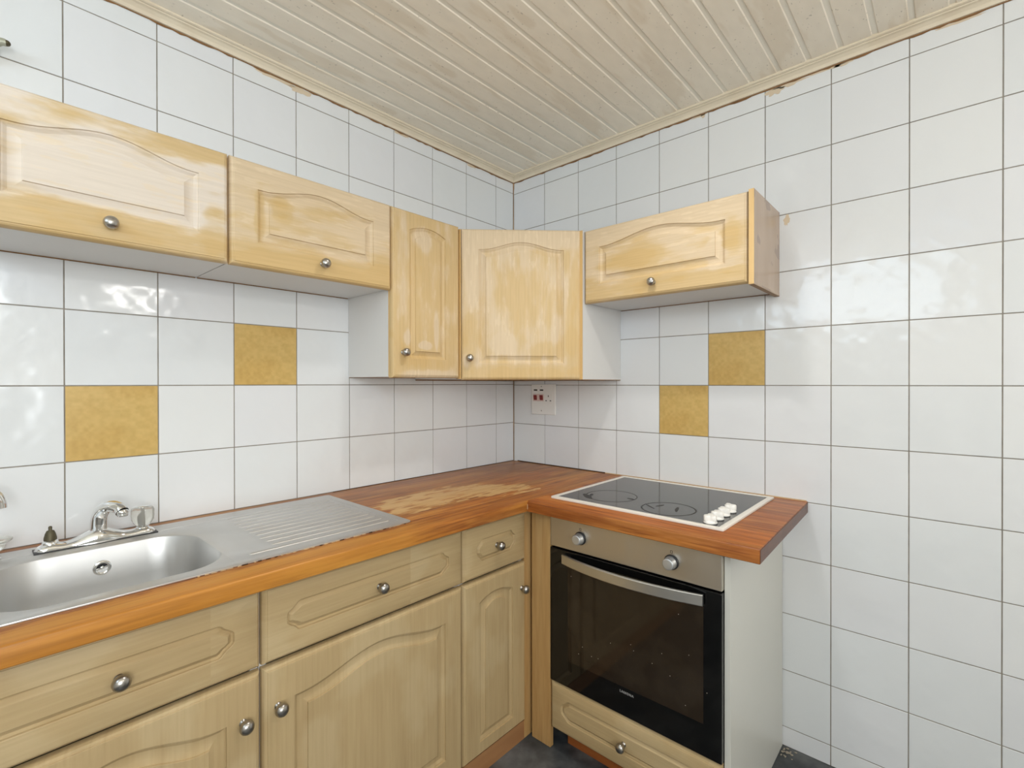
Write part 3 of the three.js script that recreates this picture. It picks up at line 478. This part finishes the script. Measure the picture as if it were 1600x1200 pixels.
{
  const t = thing('mixer_tap', 'chrome deck mixer tap with one clear handle and one bare valve, behind the sink bowl', 'tap', [-1.678, TOP + 0.0068, 0.105]);
  // long low body rising to the spout
  const N = 40, pos = [], idx = [], M = 18; for (let i = 0; i <= N; i++) { const f = i / N * 2 - 1, x = f * 0.118, a = Math.abs(f), end = Math.sqrt(Math.max(0, 1 - Math.pow(Math.max(0, (a - 0.86) / 0.14), 2))), hw = (0.021 + 0.006 * Math.exp(-f * f * 14)) * Math.max(0.02, end), hh = (0.012 + 0.022 * Math.exp(-f * f * 11) + 0.005 * Math.exp(-Math.pow((a - 0.75) / 0.12, 2))) * Math.max(0.05, end); for (let j = 0; j <= M; j++) { const q = Math.PI * j / M; pos.push(x, hh * Math.pow(Math.sin(q), 0.7), hw * Math.cos(q)); if (i && j) { const b = i * (M + 1) + j; idx.push(b - M - 2, b - 1, b, b - M - 2, b, b - M - 1); } } }
  const bg = new THREE.BufferGeometry(); bg.setAttribute('position', new THREE.Float32BufferAttribute(pos, 3)); bg.setIndex(idx); bg.computeVertexNormals(); part('body', bg, chrome, t);
  part('gasket', merged([span(-0.119, 0.119, -0.002, 0.001, -0.023, 0.0235, 0.001)]), blackPlastic, t);
  const spout = sweep([[0, 0.02, 0], [0, 0.046, 0], [0.002, 0.066, 0.004], [0.011, 0.083, 0.018], [0.022, 0.088, 0.035], [0.033, 0.083, 0.053], [0.0365, 0.0755, 0.062]], (f) => 0.0178 - 0.004 * f, 48, 20);
  const sp = part('spout', merged([spout, new THREE.SphereGeometry(0.0137, 20, 14).scale(0.95, 0.75, 0.95).translate(0.0365, 0.0752, 0.0622)]), chrome, t);
  part('spout_collar', lathe([[0.0165, 0.02], [0.0175, 0.028], [0.0168, 0.034], [0.0158, 0.036]], 28), chrome, sp);
  part('nozzle', lathe([[0, 0], [0.0105, 0], [0.0115, 0.003], [0.0115, 0.012], [0, 0.012]], 24), chrome, sp, [0.037, 0.065, 0.0625]);
  // left valve has lost its handle
  part('valve_seat', lathe([[0.0165, 0.008], [0.0155, 0.016], [0.0125, 0.022], [0, 0.022]], 24), chrome, t, [-0.089, 0, 0]);
  part('bare_valve', lathe([[0.012, 0.018], [0.0118, 0.028], [0.0095, 0.038], [0.0068, 0.0445], [0.0034, 0.046], [0.0036, 0.053], [0.0024, 0.055], [0, 0.055]], 8), brass, t, [-0.089, 0, 0], 'bare dark brass valve');
  part('valve_seat', lathe([[0.0165, 0.008], [0.0145, 0.014], [0.011, 0.02], [0, 0.02]], 24), chrome, t, [0.089, 0, 0]);
  acrylicHandle(t, 0.0895, 0.0185, 0, 1.14);
}
{
  const t = thing('pillar_tap', 'chrome swan-neck tap with a clear handle, cut off at the left edge above the sink', 'tap', [-1.872, TOP + 0.0045, 0.1]);
  part('body', lathe([[0, 0], [0.024, 0], [0.025, 0.004], [0.018, 0.009], [0.014, 0.018], [0.013, 0.026], [0, 0.026]], 28), chrome, t);
  const sp = part('spout', sweep([[-0.03, 0.008, 0.0], [-0.03, 0.06, 0], [-0.03, 0.115, 0.0], [-0.024, 0.142, 0.0], [-0.004, 0.157, 0.0], [0.017, 0.149, 0.0], [0.0255, 0.132, 0], [0.0275, 0.115, 0]], () => 0.0075, 60, 16), chrome, t);
  part('spout_base', lathe([[0, 0], [0.014, 0], [0.013, 0.008], [0.009, 0.012], [0, 0.012]], 20), chrome, sp, [-0.03, 0, 0]);
  const g = lathe([[0, 0], [0.0125, 0], [0.0165, 0.006], [0.019, 0.014], [0.029, 0.022], [0.0295, 0.026], [0.024, 0.0285], [0, 0.029]], 40);
  part('handle', g, acrylic, t, [0.014, 0.02, 0.0], 'clear flared acrylic handle');
}
{
  const t = thing('wall_nozzle', 'small olive-grey pipe end with dark tip, on the tiles at the top left edge', 'pipe', [-1.838, 2.052, 0]);
  part('pipe', sweep([[-0.03, -0.014, 0.002], [-0.026, -0.012, 0.02], [-0.018, 0.004, 0.034], [-0.004, 0.016, 0.04], [0.004, 0.0165, 0.041]], (f) => 0.012 - 0.004 * f, 24, 14), oliveMetal, t);
  part('tip', new THREE.SphereGeometry(0.0082, 16, 12).scale(0.9, 0.8, 1), brass, t, [0.005, 0.0165, 0.041], 'dark tip');
}

// ------------------------------------------------------------------ oven, its housing and drawer
const OX = -0.553;
{
  const t = thing('built_in_oven', 'built-in electric oven with brushed steel panel and black glass door', 'oven', [OX, 0, 0.957], -Math.PI / 2);
  // local: x along the front (+z of the room), y up, z out of the front
  const W = 0.577, hw = W / 2, P0 = 0.705, P1 = 0.8215;
  part('casing', span(-hw + 0.016, hw - 0.012, 0.25, 0.815, -0.5, -0.03), std({ color: 0x2a2a2a, metalness: 0.6, roughness: 0.5 }), t);
  part('control_panel', metreUV(span(-hw, hw, P0, P1, -0.024, 0, 0.002)), brushed, t);
  for (const [x, y] of [[-0.157, 0.7595], [0.156, 0.7575]]) {
    const k = part('control_knob', lathe([[0.0, 0.0], [0.0185, 0], [0.0185, 0.006], [0.0172, 0.0075], [0.0168, 0.02], [0.0155, 0.0225], [0.012, 0.0232], [0, 0.0236]], 36).rotateX(Math.PI / 2), silverKnob, t, [x - 0.008, y - 0.006, 0.004]);
    part('knob_skirt', lathe([[0, 0], [0.021, 0], [0.0215, 0.003], [0.019, 0.0045], [0, 0.0045]], 36).rotateX(Math.PI / 2), blackPlastic, k, [0, 0, -0.0042]);
    part('mark', merged([span(-0.0035, 0.0035, 0.0255, 0.0265, -0.004, -0.0035), span(-0.0035, 0.0035, 0.032, 0.033, -0.004, -0.0035), span(-0.0035, -0.0025, 0.0255, 0.033, -0.004, -0.0035), span(0.0025, 0.0035, 0.0255, 0.033, -0.004, -0.0035)]), blackPlastic, k);
  }
  const D0 = 0.241, D1 = 0.7; const door = part('door', span(-hw, hw, D0, D1, -0.03, 0.002, 0.003), blackGlass, t, undefined, 'black glass oven door');
  const w0 = -0.214, w1 = 0.24, y0 = 0.331, y1 = 0.655;
  const wg = new THREE.PlaneGeometry(w1 - w0, y1 - y0).translate((w0 + w1) / 2, (y0 + y1) / 2, 0.0026); part('door_window', span(w0, w1, y0, y1, -0.002, 0.0027), ovenGlass, door, undefined, 'speckled oven window, brown reflection put into its colour'); wg.dispose();
  // bowed flat handle
  const pts = [], n = 32, H = 0.031; const hp = [], hi = []; const prof = [[-0.004, -H / 2], [0.0035, -H / 2], [0.005, -H / 2 + 0.002], [0.005, H / 2 - 0.002], [0.0035, H / 2], [-0.004, H / 2]];
  const hx0 = -0.229, hx1 = 0.243; for (let i = 0; i <= n; i++) { const f = i / n * 2 - 1, x = hx0 + (hx1 - hx0) * i / n, out = 0.012 + 0.034 * (1 - f * f); for (const [a, b] of prof) hp.push(x, b, out + a); pts.push(x); if (i) for (let j = 0; j < 6; j++) { const a = (i - 1) * 6 + j, b = (i - 1) * 6 + (j + 1) % 6, c = a + 6, d = b + 6; hi.push(a, c, b, b, c, d); } }
  hi.push(0, 1, 2, 0, 2, 3, 0, 3, 4, 0, 4, 5); const o = n * 6; hi.push(o, o + 2, o + 1, o, o + 3, o + 2, o, o + 4, o + 3, o, o + 5, o + 4);
  let hg = new THREE.BufferGeometry(); hg.setAttribute('position', new THREE.Float32BufferAttribute(hp, 3)); hg.setIndex(hi); hg = toCreasedNormals(hg.toNonIndexed(), 0.5); part('handle', hg, satin, door, [0, 0.6735, 0]);
  for (const x of [hx0 + 0.012, hx1 - 0.012]) part('handle_mount', span(x - 0.008, x + 0.008, 0.664, 0.683, 0, 0.014, 0.002), satin, door);
  const font = await new FontLoader().loadAsync('fonts/droid/droid_sans_bold.typeface.json');
  const tg = new TextGeometry('LAMONA', { font, size: 0.0072, depth: 0.0004, curveSegments: 3, bevelEnabled: false }); tg.computeBoundingBox(); const bb = tg.boundingBox; tg.translate(-(bb.min.x + bb.max.x) / 2, 0, 0).scale(0.047 / (bb.max.x - bb.min.x), 1, 1);
  part('lettering', tg, std({ color: new THREE.Color(0.3, 0.3, 0.3), roughness: 0.4 }), door, [0.006, 0.3115, 0.0021]);
  const crumb = new THREE.IcosahedronGeometry(0.0011, 1).scale(1, 1, 0.4); const cm = std({ color: new THREE.Color(0.5, 0.44, 0.36), roughness: 0.8 });
  for (const [x, y] of [[0.25, 0.42], [0.17, 0.61], [0.225, 0.652], [-0.155, 0.4], [-0.12, 0.382], [-0.095, 0.384], [-0.17, 0.372], [0.12, 0.48], [0.2, 0.505], [0.03, 0.455], [0.09, 0.44], [0.145, 0.425], [0.19, 0.36], [-0.05, 0.45], [-0.2, 0.62], [0.02, 0.47]]) part('crumb', crumb, cm, door, [x, y, 0.003]);
}
{
  const t = thing('oven_housing', 'white-sided oven housing unit with a beige drawer below the oven', 'cabinet', [0, 0, 0.957], -Math.PI / 2);
  part('side_panel', span(0.2895, 0.3055, 0.0005, 0.823, 0.004, 0.536, 0.0008), std({ color: new THREE.Color('rgb(214,212,203)'), roughness: 0.35 }), t, undefined, 'plain white side panel');
  part('side_panel', span(-0.2885, -0.2735, 0.07, 0.82, 0.01, 0.49), melamine, t);
  part('shelf', span(-0.273, 0.289, 0.2245, 0.24, 0.02, 0.5), melamine, t);
  const dw = 0.575, dh = 0.162; const d = part('drawer', flatUV(drawerFront(dw, dh, { side: 0.046, half: 0.035, nose: 0.03, cy: 0.083 }), 0.2, 0.45, true), lowerMat, t, [-0.288, 0.0745, 0.5345]); knob(d, dw / 2 - 0.004, 0.08);
  part('plinth', metreUV(span(-0.258, 0.2885, 0.0005, 0.0735, 0.478, 0.494)), redPlinthMat, t, undefined, 'reddish brown plinth board');
}

// ------------------------------------------------------------------ hob
{
  const t = thing('ceramic_hob', 'black ceramic hob with white edge frame and four white knobs', 'hob', [-0.288, TOP + 0.0002, 0.9515], 0);
  const w = 0.502, l = 0.587, b = 0.0165;
  const shp = (a, c) => { const s = new THREE.Shape(); roundRect(-a / 2, a / 2, -c / 2, c / 2, 0.004, 3).forEach(([x, y], i) => (i ? s.lineTo(x, y) : s.moveTo(x, y))); return s; };
  const s = shp(w - 0.003, l - 0.003); const h = new THREE.Path(); roundRect(-w / 2 + b, w / 2 - b, -l / 2 + b, l / 2 - b, 0.003, 3).reverse().forEach(([x, y], i) => (i ? h.lineTo(x, y) : h.moveTo(x, y))); s.holes.push(h);
  part('frame', toCreasedNormals(new THREE.ExtrudeGeometry(s, { depth: 0.0035, bevelEnabled: true, bevelSize: 0.0015, bevelThickness: 0.0018, bevelSegments: 2 }).rotateX(-Math.PI / 2).translate(0, 0.0018, 0), 0.5), hobWhite, t);
  part('glass', metreUV(span(-w / 2 + b - 0.001, w / 2 - b + 0.001, 0.0003, 0.0056, -l / 2 + b - 0.001, l / 2 - b + 0.001)), hobGlass, t);
  const ringMark = (r, x, z, a0 = 0, a1 = Math.PI * 2, wd = 0.0035, sx = 1) => part('cooking_zone_ring', new THREE.RingGeometry(r - wd, r, 72, 1, a0, a1 - a0).rotateX(-Math.PI / 2).scale(sx, 1, 1), hobPrint, t, [x, 0.00585, z]);
  ringMark(0.089, -0.103, -0.139); ringMark(0.084, -0.139, 0.087, 0, Math.PI * 2, 0.0048);
  // burnt-on smears
  const smear = (x, z, rx, rz, turn, sd) => { const s2 = new THREE.Shape(); for (let i = 0; i <= 26; i++) { const a = i / 26 * Math.PI * 2, k = 0.6 + 0.8 * fbm(2 + Math.cos(a) * 1.6, 2 + Math.sin(a) * 1.6, sd, 3); const px = Math.cos(a) * rx * k, py = Math.sin(a) * rz * k; i ? s2.lineTo(px, py) : s2.moveTo(px, py); } part('burnt_smear', new THREE.ShapeGeometry(s2).rotateX(-Math.PI / 2).rotateY(turn), hobPrint, t, [x, 0.00592, z], 'dark burnt-on smear'); };
  smear(-0.165, -0.195, 0.036, 0.013, 0.9, 601); smear(-0.135, -0.2, 0.014, 0.006, 0.5, 603); smear(-0.1, -0.065, 0.016, 0.007, 1.3, 605); smear(-0.13, 0.11, 0.03, 0.005, 0.3, 607); smear(-0.12, 0.05, 0.02, 0.004, -0.3, 609); smear(-0.15, 0.03, 0.03, 0.003, 0.9, 611);
  for (let k = 0; k < 4; k++) {
    const x = -0.208 + k * 0.0535, kn = part('control_knob', lathe([[0, 0], [0.0185, 0], [0.019, 0.004], [0.0165, 0.0075], [0.0125, 0.009], [0, 0.0095]], 32), whitePlastic, t, [x - 0.004, 0.0058, 0.244]);
    const gs = new THREE.Shape(); for (let i = 0; i <= 36; i++) { const a = i / 36 * Math.PI * 2, r = 0.0115 + 0.0052 * Math.cos(3 * a); const px = Math.cos(a) * r, py = Math.sin(a) * r; i ? gs.lineTo(px, py) : gs.moveTo(px, py); }
    const grip = new THREE.ExtrudeGeometry(gs, { depth: 0.013, bevelEnabled: true, bevelSize: 0.0022, bevelThickness: 0.0025, bevelSegments: 2 }).rotateX(-Math.PI / 2); part('grip', toCreasedNormals(grip, 0.7), whitePlastic, kn, [0, 0.0085, 0]).rotation.y = 0.3 + k * 0.12;
  }
}

// ------------------------------------------------------------------ cooker switch
{
  const t = thing('cooker_switch', 'white square switch plate with two red rockers, under the corner wall cabinet', 'switch', [0, 1.185, 0.2035], -Math.PI / 2);
  part('plate', span(-0.0745, 0.0745, -0.0745, 0.0745, 0.0006, 0.011, 0.003), whitePlastic, t);
  for (const x of [-0.0475, -0.0095]) { const r = part('rocker', span(-0.0095, 0.0095, -0.0125, 0.0125, 0, 0.006, 0.0025), redPlastic, t, [x, 0.009, 0.011]); r.rotation.x = 0.16; part('lettering', span(-0.011, 0.011, -0.0035, 0.0035, 0, 0.0008), darkHole, t, [x, 0.0455, 0.0108]); }
  part('rocker_surround', span(-0.062, 0.004, -0.0095, 0.0265, 0.0108, 0.0124, 0.0006), std({ color: new THREE.Color(0.7, 0.55, 0.5), roughness: 0.5 }), t);
  part('socket_face', span(0.01, 0.058, -0.02, 0.03, 0.0108, 0.0122, 0.0006), whitePlastic, t);
  for (const [x, y, w, h] of [[0.0335, 0.0165, 0.004, 0.009], [0.02, -0.006, 0.008, 0.0045], [0.0465, -0.006, 0.008, 0.0045]]) part('socket_hole', span(x - w / 2, x + w / 2, y - h / 2, y + h / 2, 0.0118, 0.0126), darkHole, t);
  for (const y of [-0.0555, 0.0635]) part('screw', lathe([[0, 0.0015], [0.0022, 0.0012], [0.0034, 0]], 14).rotateX(Math.PI / 2), pewter, t, [-0.011, y, 0.011]);
}

// ------------------------------------------------------------------ downlight, debris
{
  const lx = LAMP.x, lz = LAMP.z;
  const y = ROOM.h - 0.0042, t = thing('ceiling_downlight', 'round white downlight in the ceiling boards', 'lamp', [lx, y, lz]);
  part('trim_ring', lathe([[0.052, 0], [0.07, 0], [0.07, -0.003], [0.064, -0.006], [0.055, -0.006], [0.052, -0.003], [0.052, 0]], 40), whitePlastic, t);
  part('lamp_lens', new THREE.CylinderGeometry(0.051, 0.051, 0.003, 32).translate(0, -0.0018, 0), std({ color: 0xffffff, emissive: LAMP_COLOR, emissiveIntensity: 3, roughness: 0.5 }), t);
  const l = new THREE.SpotLight(LAMP_COLOR, LAMP_CD, 0, 1.12, 0.55); l.name = 'downlight_beam'; l.position.set(lx, y - 0.012, lz); l.target.position.set(lx, 0, lz);
  l.castShadow = true; l.shadow.radius = 2.4; l.shadow.mapSize.set(2048, 2048); scene.add(l, l.target);
}
{
  const t = thing('pendant_lamp', 'two-globe pendant lamp hanging behind the camera', 'lamp', [PENDANT.x, ROOM.h - 0.0042, PENDANT.z]);
  part('ceiling_plate', lathe([[0, 0], [0.05, 0], [0.05, -0.012], [0.03, -0.02], [0, -0.02]], 28), whitePlastic, t);
  part('rod', new THREE.CylinderGeometry(0.006, 0.006, 0.28, 10).translate(0, -0.15, 0), satin, t);
  part('cross_arm', new THREE.CylinderGeometry(0.006, 0.006, 0.13, 10).rotateZ(Math.PI / 2).translate(0, -0.29, 0), satin, t);
  for (const k of [-1, 1]) {
    const gx = k * 0.062, gy = PENDANT.y - k * 0.012 - t.position.y;
    part('lamp_globe', new THREE.SphereGeometry(0.035, 24, 16), std({ color: 0xffffff, emissive: LAMP_COLOR, emissiveIntensity: 2, roughness: 0.5 }), t, [gx, gy, 0]);
    part('socket', new THREE.CylinderGeometry(0.014, 0.014, 0.1, 16).translate(0, -0.29 - gy + 0.002 - 0.05 + 0.0, 0), satin, t, [gx, gy, 0]);
    const l = new THREE.PointLight(LAMP_COLOR, PENDANT.cd); l.name = 'pendant_globe_light'; l.position.set(PENDANT.x + gx, t.position.y + gy, PENDANT.z); l.castShadow = true; l.shadow.radius = 1.2; scene.add(l);
  }
}
{
  const m = new THREE.MeshStandardMaterial({ color: new THREE.Color(0.36, 0.31, 0.24), roughness: 0.9 }); const g = new THREE.IcosahedronGeometry(0.0042, 0); const t = thing('debris', 'crumbs of broken plaster on the floor beside the white oven side panel', 'debris', [-0.02, 0, 1.29]); t.userData.kind = 'stuff';
  const list = []; for (let i = 0; i < 22; i++) { const q = g.clone().scale(0.4 + rnd(), 0.3 + 0.5 * rnd(), 0.4 + rnd()).rotateY(rnd() * 6); q.translate(-0.02 - rnd() * 0.05 + 0.03, 0.0025, -0.02 + rnd() * rnd() * 0.06); list.push(q); } part('crumbs', merged(list), m, t);
}
renderer.render(scene, camera);
